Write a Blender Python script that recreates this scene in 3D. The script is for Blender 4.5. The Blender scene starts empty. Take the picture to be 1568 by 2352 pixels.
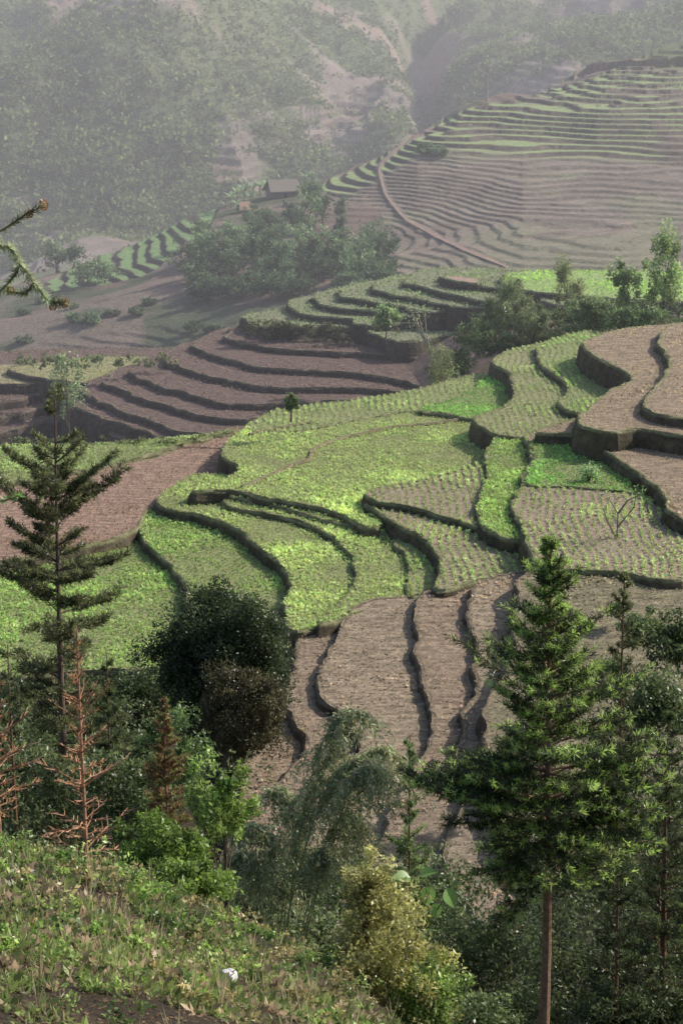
import bpy, math, numpy as np
from mathutils import Vector
from mathutils.geometry import tessellate_polygon
rng=np.random.default_rng(11)
R=lambda *s: rng.random(s)
# ---------------------------------------------------------------- survey geometry (camera station at origin)
F=5094.; PITCH=math.radians(14.6); CP,SP=math.cos(PITCH),math.sin(PITCH)
def bearing(u,v):
    a=(np.asarray(u,float)-784)/F; b=(1176-np.asarray(v,float))/F
    return a, CP+b*SP, -SP+b*CP
def at_y(u,v,y):
    a,b,c=bearing(u,v); t=y/b
    return np.stack([a*t,b*t,c*t],-1)
def on_plane(u,v,z0,gx,gy,x0,y0):
    a,b,c=bearing(u,v); t=(z0-gy*y0-gx*x0)/(c-gy*b-gx*a)
    return np.stack([a*t,b*t,c*t],-1)
def proj_v(y,z): return 1176-F*(y*SP+z*CP)/(y*CP-z*SP)
# ---------------------------------------------------------------- noise
def vn(x,y,s):
    xi=np.floor(x); yi=np.floor(y); fx=x-xi; fy=y-yi
    fx=fx*fx*(3-2*fx); fy=fy*fy*(3-2*fy)
    h=lambda i,j:(np.sin(i*127.1+j*311.7+s*74.7)*43758.5453)%1.0
    return (h(xi,yi)*(1-fx)+h(xi+1,yi)*fx)*(1-fy)+(h(xi,yi+1)*(1-fx)+h(xi+1,yi+1)*fx)*fy
def fbm(x,y,scale,o=4,s=0):
    r=0;a=1;t=0;x=x/scale;y=y/scale
    for k in range(o):
        r=r+a*(vn(x,y,s+k)*2-1); t+=a; a*=.5; x=x*2.03+5.1; y=y*2.03+1.7
    return r/t*1.6
def sstep(a,b,x):
    t=np.clip((x-a)/(b-a),0,1); return t*t*(3-2*t)
def inpoly(px,py,poly):
    px=np.asarray(px,float); py=np.asarray(py,float)
    ins=np.zeros(px.shape,bool); n=len(poly)
    for i in range(n):
        x1,y1=poly[i][0],poly[i][1]; x2,y2=poly[(i+1)%n][0],poly[(i+1)%n][1]
        if y1==y2: continue
        c=((y1>py)!=(y2>py))&(px<(x2-x1)*(py-y1)/(y2-y1)+x1)
        ins^=c
    return ins
def segdist(px,py,line):
    d=np.full(np.shape(px),1e9)
    for (x1,y1),(x2,y2) in zip(line[:-1],line[1:]):
        L=(x2-x1)**2+(y2-y1)**2
        t=np.clip(((px-x1)*(x2-x1)+(py-y1)*(y2-y1))/L,0,1)
        d=np.minimum(d,np.hypot(px-x1-t*(x2-x1),py-y1-t*(y2-y1)))
    return d
# ---------------------------------------------------------------- materials
def nt(name):
    m=bpy.data.materials.new(name); m.use_nodes=True; t=m.node_tree; t.nodes.clear()
    return m,t.nodes,t.links
def attr_mat(name,trans=0.,rough=.8,scale=2.,var=.5,bump=0.,bdist=.2,scale2=None,spec=.2,gain=1.,furrow=0.):
    m,N,L=nt(name)
    out=N.new('ShaderNodeOutputMaterial'); at=N.new('ShaderNodeAttribute'); at.attribute_name='Col'
    tc=N.new('ShaderNodeTexCoord'); no=N.new('ShaderNodeTexNoise'); no.inputs['Scale'].default_value=scale
    no.inputs['Detail'].default_value=8; no.inputs['Roughness'].default_value=.7
    L.new(tc.outputs['Object'],no.inputs['Vector'])
    mr=N.new('ShaderNodeMapRange'); mr.inputs[1].default_value=.3; mr.inputs[2].default_value=.7
    mr.inputs[3].default_value=(1-var)*gain; mr.inputs[4].default_value=(1+var)*gain
    L.new(no.outputs['Fac'],mr.inputs[0])
    val=mr.outputs[0]; wfac=None
    if furrow>0:
        mp=N.new('ShaderNodeMapping'); mp.inputs['Scale'].default_value=(.7,1.9,1.); mp.inputs['Rotation'].default_value=(0,0,.12)
        L.new(tc.outputs['Object'],mp.inputs['Vector'])
        nn=N.new('ShaderNodeTexNoise'); nn.inputs['Scale'].default_value=1.2; nn.inputs['Detail'].default_value=6; nn.inputs['Roughness'].default_value=.75
        L.new(mp.outputs[0],nn.inputs['Vector']); wfac=nn.outputs['Fac']
        m2=N.new('ShaderNodeMapRange'); m2.inputs[1].default_value=.35;m2.inputs[2].default_value=.65; m2.inputs[3].default_value=.6; m2.inputs[4].default_value=1.3; L.new(wfac,m2.inputs[0])
        mm=N.new('ShaderNodeMath'); mm.operation='MULTIPLY'; L.new(val,mm.inputs[0]); L.new(m2.outputs[0],mm.inputs[1]); val=mm.outputs[0]
    mx=N.new('ShaderNodeVectorMath'); mx.operation='SCALE'
    L.new(at.outputs['Color'],mx.inputs[0]); L.new(val,mx.inputs['Scale'])
    p=N.new('ShaderNodeBsdfPrincipled'); p.inputs['Roughness'].default_value=rough
    p.inputs['Specular IOR Level'].default_value=spec
    L.new(mx.outputs[0],p.inputs['Base Color'])
    if bump>0:
        b=N.new('ShaderNodeBump'); b.inputs['Strength'].default_value=bump; b.inputs['Distance'].default_value=bdist
        n2=N.new('ShaderNodeTexNoise'); n2.inputs['Scale'].default_value=scale2 or scale; n2.inputs['Detail'].default_value=10
        n2.inputs['Roughness'].default_value=.75
        L.new(tc.outputs['Object'],n2.inputs['Vector'])
        L.new(n2.outputs['Fac'],b.inputs['Height'])
        if furrow>0:
            b2=N.new('ShaderNodeBump'); b2.inputs['Distance'].default_value=.4; L.new(wfac,b2.inputs['Height'])
            L.new(b.outputs[0],b2.inputs['Normal']); b=b2
        L.new(b.outputs[0],p.inputs['Normal'])
    if trans>0:
        tr=N.new('ShaderNodeBsdfTranslucent'); L.new(mx.outputs[0],tr.inputs['Color'])
        ms=N.new('ShaderNodeMixShader'); ms.inputs[0].default_value=trans
        L.new(p.outputs[0],ms.inputs[1]); L.new(tr.outputs[0],ms.inputs[2]); L.new(ms.outputs[0],out.inputs[0])
    else: L.new(p.outputs[0],out.inputs[0])
    return m
M_TERR=attr_mat('hillside_earth',scale=.9,var=.35,bump=1.,bdist=.9,scale2=.8,gain=1.75)
M_LEAF=attr_mat('leaf',trans=.45,rough=.4,scale=3,var=.2,spec=.5,gain=2.2)
M_SCRUB=attr_mat('scrub_leaf',trans=.3,rough=.9,scale=.05,var=.3,spec=.0,gain=2.2)
M_CROP=attr_mat('crop_leaf',trans=.4,rough=.6,scale=.5,var=.25,gain=2.45)
M_BARK=attr_mat('bark',scale=14,var=.5,bump=.6,bdist=.02,rough=.9,gain=1.6)
M_FIELD=attr_mat('field_soil',scale=2.2,var=.4,bump=1.,bdist=.25,scale2=3.,gain=2.1)
M_SOIL=attr_mat('ploughed_soil',scale=1.7,var=.35,bump=1.,bdist=.35,scale2=3.,gain=2.2,furrow=.62)
M_BANK=attr_mat('grassy_bank',scale=1.6,var=.5,bump=1.,bdist=.4,scale2=3.5,gain=1.6)
M_WALL=attr_mat('hut_wall',scale=6,var=.3,bump=.3,bdist=.05,gain=1.6)
# ---------------------------------------------------------------- mesh builder
class MB:
    def __init__(s): s.P=[];s.k=[];s.c=[];s.m=[]
    def add(s,P,col,mat=0):
        P=np.asarray(P,float)
        if len(P)==0: return
        n,k=P.shape[:2]; s.P.append(P.reshape(-1,3)); s.k.append(np.full(n,k))
        col=np.asarray(col,float)
        if col.ndim==1: col=np.broadcast_to(col,(n,3))
        if col.ndim==2: col=np.repeat(col,k,0)
        else: col=col.reshape(-1,3)
        s.c.append(col); s.m.append(np.full(n,mat))
    def build(s,name,mats,parent=None,smooth=False):
        P=np.concatenate(s.P); k=np.concatenate(s.k); c=np.concatenate(s.c); mi=np.concatenate(s.m)
        me=bpy.data.meshes.new(name); me.vertices.add(len(P)); me.vertices.foreach_set('co',P.ravel())
        me.loops.add(len(P)); me.loops.foreach_set('vertex_index',np.arange(len(P),dtype=np.int32))
        me.polygons.add(len(k)); st=np.concatenate([[0],np.cumsum(k)[:-1]]).astype(np.int32)
        me.polygons.foreach_set('loop_start',st); me.polygons.foreach_set('loop_total',k.astype(np.int32))
        me.polygons.foreach_set('material_index',mi.astype(np.int32))
        if smooth: me.polygons.foreach_set('use_smooth',np.ones(len(k),bool))
        me.update(calc_edges=True)
        a=me.color_attributes.new('Col','FLOAT_COLOR','POINT')
        a.data.foreach_set('color',np.concatenate([np.clip(c,0,1),np.ones((len(c),1))],1).ravel())
        for m in mats: me.materials.append(m)
        o=bpy.data.objects.new(name,me); bpy.context.scene.collection.objects.link(o)
        if parent: o.parent=parent
        return o
def grid_obj(name,V,C,mat,smooth=True):
    r,c=V.shape[:2]; me=bpy.data.meshes.new(name)
    me.vertices.add(r*c); me.vertices.foreach_set('co',V.reshape(-1))
    i=np.arange((r-1)*(c-1)); a=(i//(c-1))*c+i%(c-1)
    q=np.stack([a,a+1,a+c+1,a+c],-1).astype(np.int32)
    me.loops.add(q.size); me.loops.foreach_set('vertex_index',q.ravel())
    me.polygons.add(len(q)); me.polygons.foreach_set('loop_start',np.arange(0,q.size,4,dtype=np.int32))
    me.polygons.foreach_set('loop_total',np.full(len(q),4,np.int32))
    me.polygons.foreach_set('use_smooth',np.full(len(q),smooth,bool)); me.update(calc_edges=True)
    at=me.color_attributes.new('Col','FLOAT_COLOR','POINT')
    at.data.foreach_set('color',np.concatenate([np.clip(C.reshape(-1,3),0,1),np.ones((r*c,1))],1).ravel())
    me.materials.append(mat); o=bpy.data.objects.new(name,me); bpy.context.scene.collection.objects.link(o); return o
def unit(a): return a/np.maximum(np.linalg.norm(a,axis=-1,keepdims=True),1e-9)
def rdir(n): return unit(rng.normal(size=(n,3)))
def leaves(mb,c,L,W,col,d=None,mat=0,upb=0.,fold=False):
    n=len(c)
    if n==0: return
    if d is None: d=rdir(n)
    nn=rdir(n)+np.array([0,0,upb]); b=unit(np.cross(d,nn)); L=np.broadcast_to(L,(n,)); W=np.broadcast_to(W,(n,))
    l=d*L[:,None]; w=b*W[:,None]*.5
    q=np.stack([c,c+l*.45+w,c+l,c+l*.45-w],1)
    mb.add(q,col,mat)
def jit(col,n,v=.35,hue=.12):
    col=np.asarray(col,float); k=(1+v*(R(n,1)*2-1)); h=1+hue*(R(n,3)*2-1)
    return col*k*h
def tube(mb,pts,rad,col,sides=5,mat=1):
    pts=np.asarray(pts,float); rad=np.broadcast_to(rad,(len(pts),))
    d=unit(np.gradient(pts,axis=0)); ref=np.where(np.abs(d[:,2:3])>.9,np.array([[1.,0,0]]),np.array([[0,0,1.]]))
    a=unit(np.cross(d,ref)); b=np.cross(d,a); th=np.arange(sides)*2*math.pi/sides
    ring=pts[:,None]+rad[:,None,None]*(a[:,None]*np.cos(th)[None,:,None]+b[:,None]*np.sin(th)[None,:,None])
    r0=ring[:-1]; r1=ring[1:]; q=np.stack([r0,np.roll(r0,-1,1),np.roll(r1,-1,1),r1],2).reshape(-1,4,3)
    mb.add(q,jit(col,len(q),.15,.05),mat)
def needles(mb,p0,p1,nper,L,W,col,tipcol,spread=.9):
    n=len(p0); ax=unit(p1-p0); i=np.repeat(np.arange(n),nper); t=R(len(i),1)
    c=p0[i]+(p1-p0)[i]*t; d=unit(ax[i]*(.75)+rdir(len(i))*spread)
    cc=col+(tipcol-col)*np.clip((t-.55)*2.2,0,1)
    k=(.6+.8*R(n,1))[i]
    leaves(mb,c,L*(.7+.6*R(len(i))),W,cc*k*(.85+.3*R(len(i),1)),d)
# ---------------------------------------------------------------- terrain profile curves
cu=np.concatenate([np.linspace(-5200,-300,40)[:-1],np.linspace(-300,1870,900),np.linspace(1870,6800,40)[1:]])
def K(d): u,v=zip(*d); return np.interp(cu,u,v)
def zc(y,v): return at_y(cu,v,y)[...,2]
def c_(y): return np.full(len(cu),float(y))
Y=[];Z=[];NR=[]
def curve(y,v=None,z=None,n=20):
    y=c_(y) if np.isscalar(y) else y
    Y.append(y); Z.append(zc(y,v) if v is not None else (c_(z) if np.isscalar(z) else z)); NR.append(n)
curve(1.0,z=-1.75,n=0)
curve(8,z=K([(0,-4.1),(800,-4.5),(1568,-5)]),n=40)
curve(14,v=K([(-300,1900),(0,1935),(250,1985),(500,2120),(700,2225),(900,2340),(1100,2480),(1568,2600)]),n=50)
curve(32,v=K([(0,2400),(900,2550),(1568,2650)]),n=40)
curve(60,z=K([(0,-35),(900,-35),(1568,-33)]),n=20)
curve(90,z=K([(0,-50),(900,-50),(1200,-47),(1568,-44)]),n=20)
curve(150,z=K([(0,-52.),(900,-52),(1400,-48)]),n=40)
curve(235,z=K([(0,-55),(900,-53),(1100,-48),(1300,-45)]),n=30)
curve(262,z=K([(0,-69),(700,-67),(950,-61),(1080,-53),(1200,-50),(1568,-48)]),n=15)
curve(345,z=K([(-300,-73),(0,-71),(580,-63),(900,-59),(1100,-56),(1568,-55)]),n=50)
curve(400,z=K([(-300,-96),(600,-92),(1000,-80),(1568,-66)]),n=15)
curve(440,v=K([(-400,960),(0,900),(300,860),(600,750),(900,690),(1200,665),(1568,650)]),n=15)
y13=K([(0,475),(400,485),(900,520),(1568,560)])
curve(y13,v=K([(-400,800),(0,765),(300,690),(430,660),(600,610),(900,560),(1200,455),(1568,390)]),n=210)
y14=K([(0,530),(300,560),(600,590),(900,620),(1568,740),(2400,800)])
v14=K([(-1500,760),(-400,700),(0,665),(150,628),(300,574),(430,512),(520,480),(620,455),(720,428),(800,392),(870,358),(960,300),(1050,258),(1250,203),(1370,155),(1568,112),(2068,20),(4000,-200)])
curve(y14,v=v14,n=220)
curve(y14+80,v=v14+150,n=15)
curve(K([(0,830),(1000,860),(1568,900),(2400,980)]),v=K([(-400,600),(0,570),(300,590),(600,540),(800,450),(1000,330),(1300,250),(1568,160),(2068,60)]),n=50)
curve(K([(-400,960),(0,960),(420,925),(700,980),(1000,1090),(1200,1060),(1568,1120)]),v=K([(-400,400),(0,350),(450,310),(700,290),(1000,190),(1300,110),(1568,60)]),n=110)
curve(K([(0,1180),(500,1120),(1000,1300),(1568,1300)]),v=K([(0,60),(450,20),(1000,-20),(1568,-70)]),n=90)
curve(1800,v=c_(-800),n=60)
Y=np.array(Y);Z=np.array(Z)
d=np.diff(Z,axis=0)/np.diff(Y,axis=0)
T=np.zeros_like(Z); T[0]=d[0]; T[-1]=d[-1]
s=d[:-1]*d[1:]>0; T[1:-1]=np.where(s,2*d[:-1]*d[1:]/np.where(s,d[:-1]+d[1:],1),0)
rows_y=[];rows_z=[]
for i in range(1,len(Y)):
    n=NR[i]; h=Y[i]-Y[i-1]
    for k in range(n):
        t=k/n; a=2*t**3-3*t*t+1; b=t**3-2*t*t+t; c=-2*t**3+3*t*t; e=t**3-t*t
        rows_y.append(Y[i-1]+h*t); rows_z.append(a*Z[i-1]+b*h*T[i-1]+c*Z[i]+e*h*T[i])
rows_y.append(Y[-1]); rows_z.append(Z[-1])
GY=np.array(rows_y); GZ=np.array(rows_z); U=np.broadcast_to(cu,GY.shape)
GX=(U-784)/F*(GY*CP-GZ*SP); V0=proj_v(GY,GZ)
amp=np.interp(GY,[0,10,20,60,150,260,420,600,800,1000,1800],[.08,.12,.25,1.2,.5,1.2,1.0,1.2,9,17,24])
scl=[(GY<70,4.),((GY>=70)&(GY<420),14.),((GY>=420)&(GY<700),30.),(GY>=700,110.)]
nz=sum(np.where(m,fbm(GX,GY,sc,6,3),0) for m,sc in scl)
GZ=GZ+amp*nz
far=sstep(700,820,GY)
rid=(1-np.abs(fbm(GX,GY*.6,150,5,21)))
GZ+=far*26*(rid-.6)
GZ+=far*26*np.exp(-(segdist(U,V0,[(800,-260),(560,40),(330,190),(0,400),(-300,520)])/75)**2)
GZ-=far*26*np.exp(-(segdist(U,V0,[(1150,-200),(960,40),(1000,230),(990,330)])/45)**2)
PATH=[(1170,618),(1080,583),(1000,545),(930,505),(885,450),(868,385),(910,345),(960,303)]
# hill terraces (contour steps)
hillpoly=[(735,436),(870,362),(1010,275),(1250,205),(1568,112),(2600,-60),(2600,640),(1568,640),(1150,655),(880,655),(900,570),(870,480)]
wu=U+fbm(GX,GY,20,3,5)*10; wv=V0+fbm(GX,GY,20,3,6)*8
inh=inpoly(wu,wv,hillpoly)&(GY>445)&(GY<900)
ridgepoly=[(90,655),(300,560),(440,500),(520,470),(440,570),(330,640),(130,668)]
inr=inpoly(wu,wv,ridgepoly)&(GY>445)&(GY<700)
pd=segdist(U,V0,PATH); onhill=(GY>440)&(GY<800)
tm=np.where(inh,1.,0)*sstep(3,9,pd); tm=np.maximum(tm,np.where(inr,.9,0))
tm=np.maximum(tm,np.where((GY>440)&(GY<560)&~inr&~inh,.5*sstep(.0,.3,fbm(GX,GY,40,2,17)),0))
lowz=V0-(np.interp(U,[740,1000,1250,1568],[470,345,360,370])+12*fbm(GX,GY,25,2,19)) # >0 : lower brown part
wn=fbm(GX,GY,45,2,9)*.9+fbm(GX,GY,9,2,10)*.06
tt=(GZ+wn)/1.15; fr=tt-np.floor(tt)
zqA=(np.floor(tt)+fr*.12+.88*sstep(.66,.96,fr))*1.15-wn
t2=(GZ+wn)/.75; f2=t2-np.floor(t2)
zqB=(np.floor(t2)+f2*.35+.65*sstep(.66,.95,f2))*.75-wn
lw=sstep(-10,10,lowz)*inh
zq=zqA*(1-lw)+zqB*lw
GZ=GZ*(1-tm)+zq*tm
tf=(GZ+fbm(GX,GY,90,3,41)*5)/3.2; ff=tf-np.floor(tf)
fm=far*sstep(.0,.35,fbm(GX,GY,200,2,51))
GZ+=fm*3.2*((.45*ff+.55*sstep(.6,.95,ff))-ff)
# colours
C=np.zeros(GX.shape+(3,)); n1=fbm(GX,GY,1.2,4,61); n2=fbm(GX,GY,18,5,62); n3=fbm(GX,GY,80,5,63); n4=fbm(GX,GY,5,4,65)
def mixc(C,col,m): return C*(1-m[...,None])+np.array(col)*m[...,None]
C[:]=(.065,.048,.032)
C=mixc(C,(.045,.06,.02),sstep(-.2,.3,n1)*(GY<30))
C=mixc(C,(.03,.040,.016),((GY>=20)&(GY<262))*sstep(-.4,.2,n2))
C=mixc(C,(.13,.09,.075),sstep(255,300,GY))
C=mixc(C,(.05,.068,.035),sstep(-.1,.3,n2+.3*(U<700))*(GY>380)*(GY<700)*.85)
C=mixc(C,(.16,.12,.10),sstep(.05,.35,fbm(GX,GY,30,4,91))*(GY>430)*(GY<700)*.8)
hc=np.array([.175,.138,.112])*(1+.25*n2[...,None]+.2*n4[...,None]+.12*n1[...,None]); C=np.where((inh&(GY>0))[...,None],hc,C)
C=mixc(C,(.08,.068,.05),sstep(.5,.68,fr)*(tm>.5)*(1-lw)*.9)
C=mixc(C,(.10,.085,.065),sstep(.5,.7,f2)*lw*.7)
C=mixc(C,(.13,.14,.08),lw*sstep(.0,.5,n2)*.5)
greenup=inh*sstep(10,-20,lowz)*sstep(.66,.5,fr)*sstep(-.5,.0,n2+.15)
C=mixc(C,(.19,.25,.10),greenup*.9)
C=mixc(C,(.13,.20,.08),inr*sstep(.66,.5,fr))
C=mixc(C,(.24,.165,.13),sstep(5,2,pd)*onhill)
fc=np.array([.21,.165,.145])*(1+.4*n2[...,None]); C=np.where((GY>690)[...,None],fc,C)
C=mixc(C,(.21,.14,.115),(GY>690)*sstep(.1,.4,fbm(GX,GY,60,4,93))*.7)
spur=segdist(U,V0,[(640,-40),(560,120),(360,290),(-100,430)])
bareP=np.maximum.reduce([np.exp(-(((U-a)/sa)**2+((V0-b)/sb)**2)) for a,b,sa,sb in [(230,130,150,65),(860,260,130,60),(960,60,110,60),(60,500,100,50),(760,20,80,50),(520,180,40,50),(1200,120,150,60)]])
veg=sstep(-.35,.25,n3*.8+.8*np.exp(-(spur/170)**2)-.65*bareP+.15+.7*fbm(GX,GY,22,4,64))
C=mixc(C,(.085,.11,.045),veg*(GY>690)*.92)
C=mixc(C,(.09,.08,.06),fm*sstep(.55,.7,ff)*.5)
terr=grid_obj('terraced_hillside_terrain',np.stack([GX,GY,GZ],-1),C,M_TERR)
VP=proj_v(GY,GZ)
def hit(u,v,ymin,ymax):
    j=int(np.argmin(abs(cu-u))); m=np.where((GY[:,j]>=ymin)&(GY[:,j]<=ymax))[0]
    k=m[np.argmin(abs(VP[m,j]-v))]; return np.array([GX[k,j],GY[k,j],GZ[k,j]])
def ground(u,y):
    j=int(np.argmin(abs(cu-u))); z=np.interp(y,GY[:,j],GZ[:,j])
    return np.array([(u-784)/F*(y*CP-z*SP),y,z])
# ---------------------------------------------------------------- terrace slabs
SL=[]
def spline(P,sp):
    n=len(P); out=[]
    for i in range(n):
        p0,p1,p2,p3=P[i-1],P[i],P[(i+1)%n],P[(i+2)%n]
        m=max(2,int(np.linalg.norm(p2-p1)/sp*1.2)); t=np.arange(m)[:,None]/m
        out.append(.5*((2*p1)+(-p0+p2)*t+(2*p0-5*p1+4*p2-p3)*t*t+(-p0+3*p1-3*p2+p3)*t**3))
    Q=np.concatenate(out); L=np.r_[0,np.cumsum(np.linalg.norm(np.diff(np.r_[Q,Q[:1]],axis=0),axis=1))]
    m=int(L[-1]/sp); s=np.linspace(0,L[-1],m,endpoint=False); Qc=np.r_[Q,Q[:1]]
    return np.stack([np.interp(s,L,Qc[:,k]) for k in range(Qc.shape[1])],-1)
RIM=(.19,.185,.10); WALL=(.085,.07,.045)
def slab(name,uv,z0,soil,crop=None,ccol=(.1,.2,.03),gx=0.,gy=0.,x0=0.,y0=180.,sp=.45,rim=RIM,wall=WALL,wob=.24,rimw=.26,tufts=1.,rh=.7,deep=1.1):
    if sp<.6 and gy==0: z0=-45.2+(z0+45.2)*.56
    uv=np.array(uv,float); P=on_plane(uv[:,0],uv[:,1],z0,gx,gy,x0,y0)[:,:2]
    Q=spline(P,sp)
    area=np.sum(Q[:,0]*np.roll(Q[:,1],-1)-np.roll(Q[:,0],-1)*Q[:,1])
    if area<0: Q=Q[::-1]
    tg=unit(np.roll(Q,-1,0)-np.roll(Q,1,0)); nm=np.stack([tg[:,1],-tg[:,0]],-1)
    Q=Q+nm*(fbm(Q[:,0],Q[:,1],2.2,4,int(abs(z0)*7)+len(SL))*wob)[:,None]
    pz=lambda X,Y_: z0+gx*(X-x0)+gy*(Y_-y0)
    mb=MB(); tri=tessellate_polygon([[Vector((q[0],q[1],0)) for q in Q]])
    T3=np.c_[Q,pz(Q[:,0],Q[:,1])]; tri=np.array(tri)
    if len(tri):
        A=T3[tri]; cr=np.cross(A[:,1]-A[:,0],A[:,2]-A[:,0])[:,2]; A[cr<0]=A[cr<0][:,::-1]
        mb.add(A,np.array(soil),0)
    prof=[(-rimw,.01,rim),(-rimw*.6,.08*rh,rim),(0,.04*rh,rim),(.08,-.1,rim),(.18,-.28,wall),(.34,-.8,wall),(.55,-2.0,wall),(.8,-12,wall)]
    rings=[];cols=[]
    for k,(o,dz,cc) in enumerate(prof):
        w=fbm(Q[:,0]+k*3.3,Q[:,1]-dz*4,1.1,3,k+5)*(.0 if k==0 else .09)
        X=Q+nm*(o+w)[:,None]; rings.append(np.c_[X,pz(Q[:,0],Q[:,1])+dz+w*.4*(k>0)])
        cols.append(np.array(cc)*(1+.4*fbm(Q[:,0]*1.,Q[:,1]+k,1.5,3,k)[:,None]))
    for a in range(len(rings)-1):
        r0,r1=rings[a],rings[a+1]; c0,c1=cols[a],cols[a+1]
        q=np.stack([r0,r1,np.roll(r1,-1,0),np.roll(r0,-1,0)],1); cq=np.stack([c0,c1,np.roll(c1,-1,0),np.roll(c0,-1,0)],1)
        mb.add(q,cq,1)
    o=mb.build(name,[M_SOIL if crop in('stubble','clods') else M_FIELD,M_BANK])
    SL.append(dict(o=o,Q=Q,nm=nm,pz=pz,z0=z0,crop=crop,ccol=ccol,tufts=tufts,sp=sp,rim=rim,deep=deep))
soilG=(.15,.155,.075); soilR=(.235,.16,.12); soilD=(.23,.175,.125)
G1=(.245,.29,.12); G2=(.19,.25,.09); G3=(.20,.24,.105)
gf='green_terrace_field'; bf='ploughed_terrace_field'
# near green terraces, low to high
slab(gf,[(-200,1290),(150,1262),(310,1225),(360,1290),(440,1330),(470,1420),(420,1520),(200,1540),(-200,1540)],-50,soilG,'lush',G2)
slab(bf,[(560,985),(430,1020),(300,1062),(-200,1120),(-250,1320),(150,1262),(300,1222),(345,1172),(420,1150),(560,1120)],-48.4,soilR,'stubble',(.21,.145,.105))
slab(gf,[(540,990),(400,1005),(200,1020),(-200,1035),(-200,1120),(20,1112),(150,1090),(300,1056),(430,1018)],-48.0,soilG,'lush',G3)
slab(gf,[(310,1166),(335,1245),(390,1298),(426,1342),(432,1400),(450,1500),(640,1500),(720,1400),(700,1270),(560,1180),(420,1130),(340,1140)],-48.7,soilG,'lush',G2)
slab(gf,[(362,1150),(385,1170),(455,1180),(535,1210),(600,1258),(648,1300),(664,1335),(655,1390),(668,1450),(740,1436),(860,1390),(900,1260),(720,1150),(560,1100),(450,1090),(380,1130)],-47.2,soilG,'lush',G1)
slab(gf,[(515,1150),(540,1166),(620,1182),(705,1203),(770,1238),(808,1280),(816,1320),(795,1368),(730,1436),(860,1395),(1000,1360),(990,1250),(860,1190),(700,1140),(560,1125)],-46.5,soilG,'lush',G1)
slab(gf,[(905,1243),(930,1272),(944,1308),(936,1372),(1010,1356),(1080,1330),(1040,1240),(950,1200)],-45.9,soilG,'rows',G2)
slab(gf,[(528,1140),(570,1146),(650,1166),(740,1192),(800,1208),(850,1222),(900,1220),(880,1170),(700,1110),(560,1100)],-46.0,soilG,'lush',G1)
slab(gf,[(440,1128),(530,1126),(600,1140),(700,1158),(780,1180),(852,1212),(900,1190),(1050,1150),(1170,1060),(1170,985),(1090,930),(980,930),(800,945),(640,952),(575,975),(512,1035),(546,1074),(530,1095),(480,1112)],-45.2,soilG,'lush',G1)
slab(gf,[(575,988),(690,990),(830,962),(960,945),(1100,955),(1160,900),(1110,860),(1060,868),(980,888),(840,915),(700,932),(610,950)],-45.0,soilG,'rows',G3,tufts=.6)
slab(gf,[(960,942),(1020,950),(1080,962),(1180,960),(1230,900),(1180,850),(1110,868),(1090,895),(1040,915)],-44.5,soilG,'lush',(.16,.26,.08))
slab(bf,[(842,1150),(868,1180),(930,1212),(985,1250),(1015,1295),(1008,1352),(1110,1332),(1260,1320),(1260,1200),(1100,1130),(900,1115)],-44.3,(.17,.14,.095),'rows',G3)
slab(bf,[(845,1132),(862,1150),(920,1160),(1010,1182),(1100,1212),(1180,1236),(1225,1300),(1300,1280),(1250,1100),(1180,1040),(1110,1060),(980,1100),(880,1115)],-43.4,(.17,.14,.095),'rows',G3)
slab(gf,[(1128,1020),(1115,1050),(1120,1090),(1100,1145),(1104,1195),(1130,1222),(1190,1240),(1260,1220),(1280,1100),(1260,1000),(1160,1005)],-42.6,soilG,'lush',G2)
slab(bf,[(1205,1005),(1222,1045),(1204,1095),(1182,1150),(1190,1205),(1215,1262),(1260,1305),(1400,1310),(1600,1320),(1650,1150),(1560,1030),(1400,960),(1250,980)],-41.5,(.18,.14,.105),'rows',G3)
slab(gf,[(1216,1020),(1228,1050),(1210,1112),(1300,1118),(1440,1130),(1450,1110),(1400,1060),(1330,1020),(1260,1004)],-41.3,soilG,'lush',(.16,.26,.08),rimw=.15)
slab(gf,[(1130,825),(1168,856),(1182,900),(1160,930),(1088,960),(1120,990),(1180,1003),(1260,1002),(1360,990),(1400,850),(1350,780),(1230,790)],-42.0,(.16,.15,.085),'rows',G3)
slab(gf,[(1236,796),(1242,838),(1286,866),(1306,898),(1280,925),(1350,950),(1420,900),(1450,800),(1360,760),(1280,775)],-40.9,(.15,.155,.08),'rows',G2)
slab(bf,[(1230,992),(1330,1002),(1400,1045),(1460,1085),(1520,1130),(1560,1190),(1750,1180),(1750,960),(1500,940),(1340,960)],-39.6,soilD,'stubble',(.24,.20,.13),deep=2.4)
slab(bf,[(1338,790),(1372,822),(1450,866),(1395,900),(1355,935),(1325,972),(1400,992),(1470,985),(1600,1005),(1800,1010),(1800,740),(1560,742),(1400,762)],-36.8,soilD,'stubble',(.25,.21,.135),deep=2.6)
slab(bf,[(1510,780),(1535,825),(1520,868),(1480,930),(1568,960),(1800,960),(1800,720),(1560,742)],-35.4,soilD,'stubble',(.25,.21,.135),deep=1.6)
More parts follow.
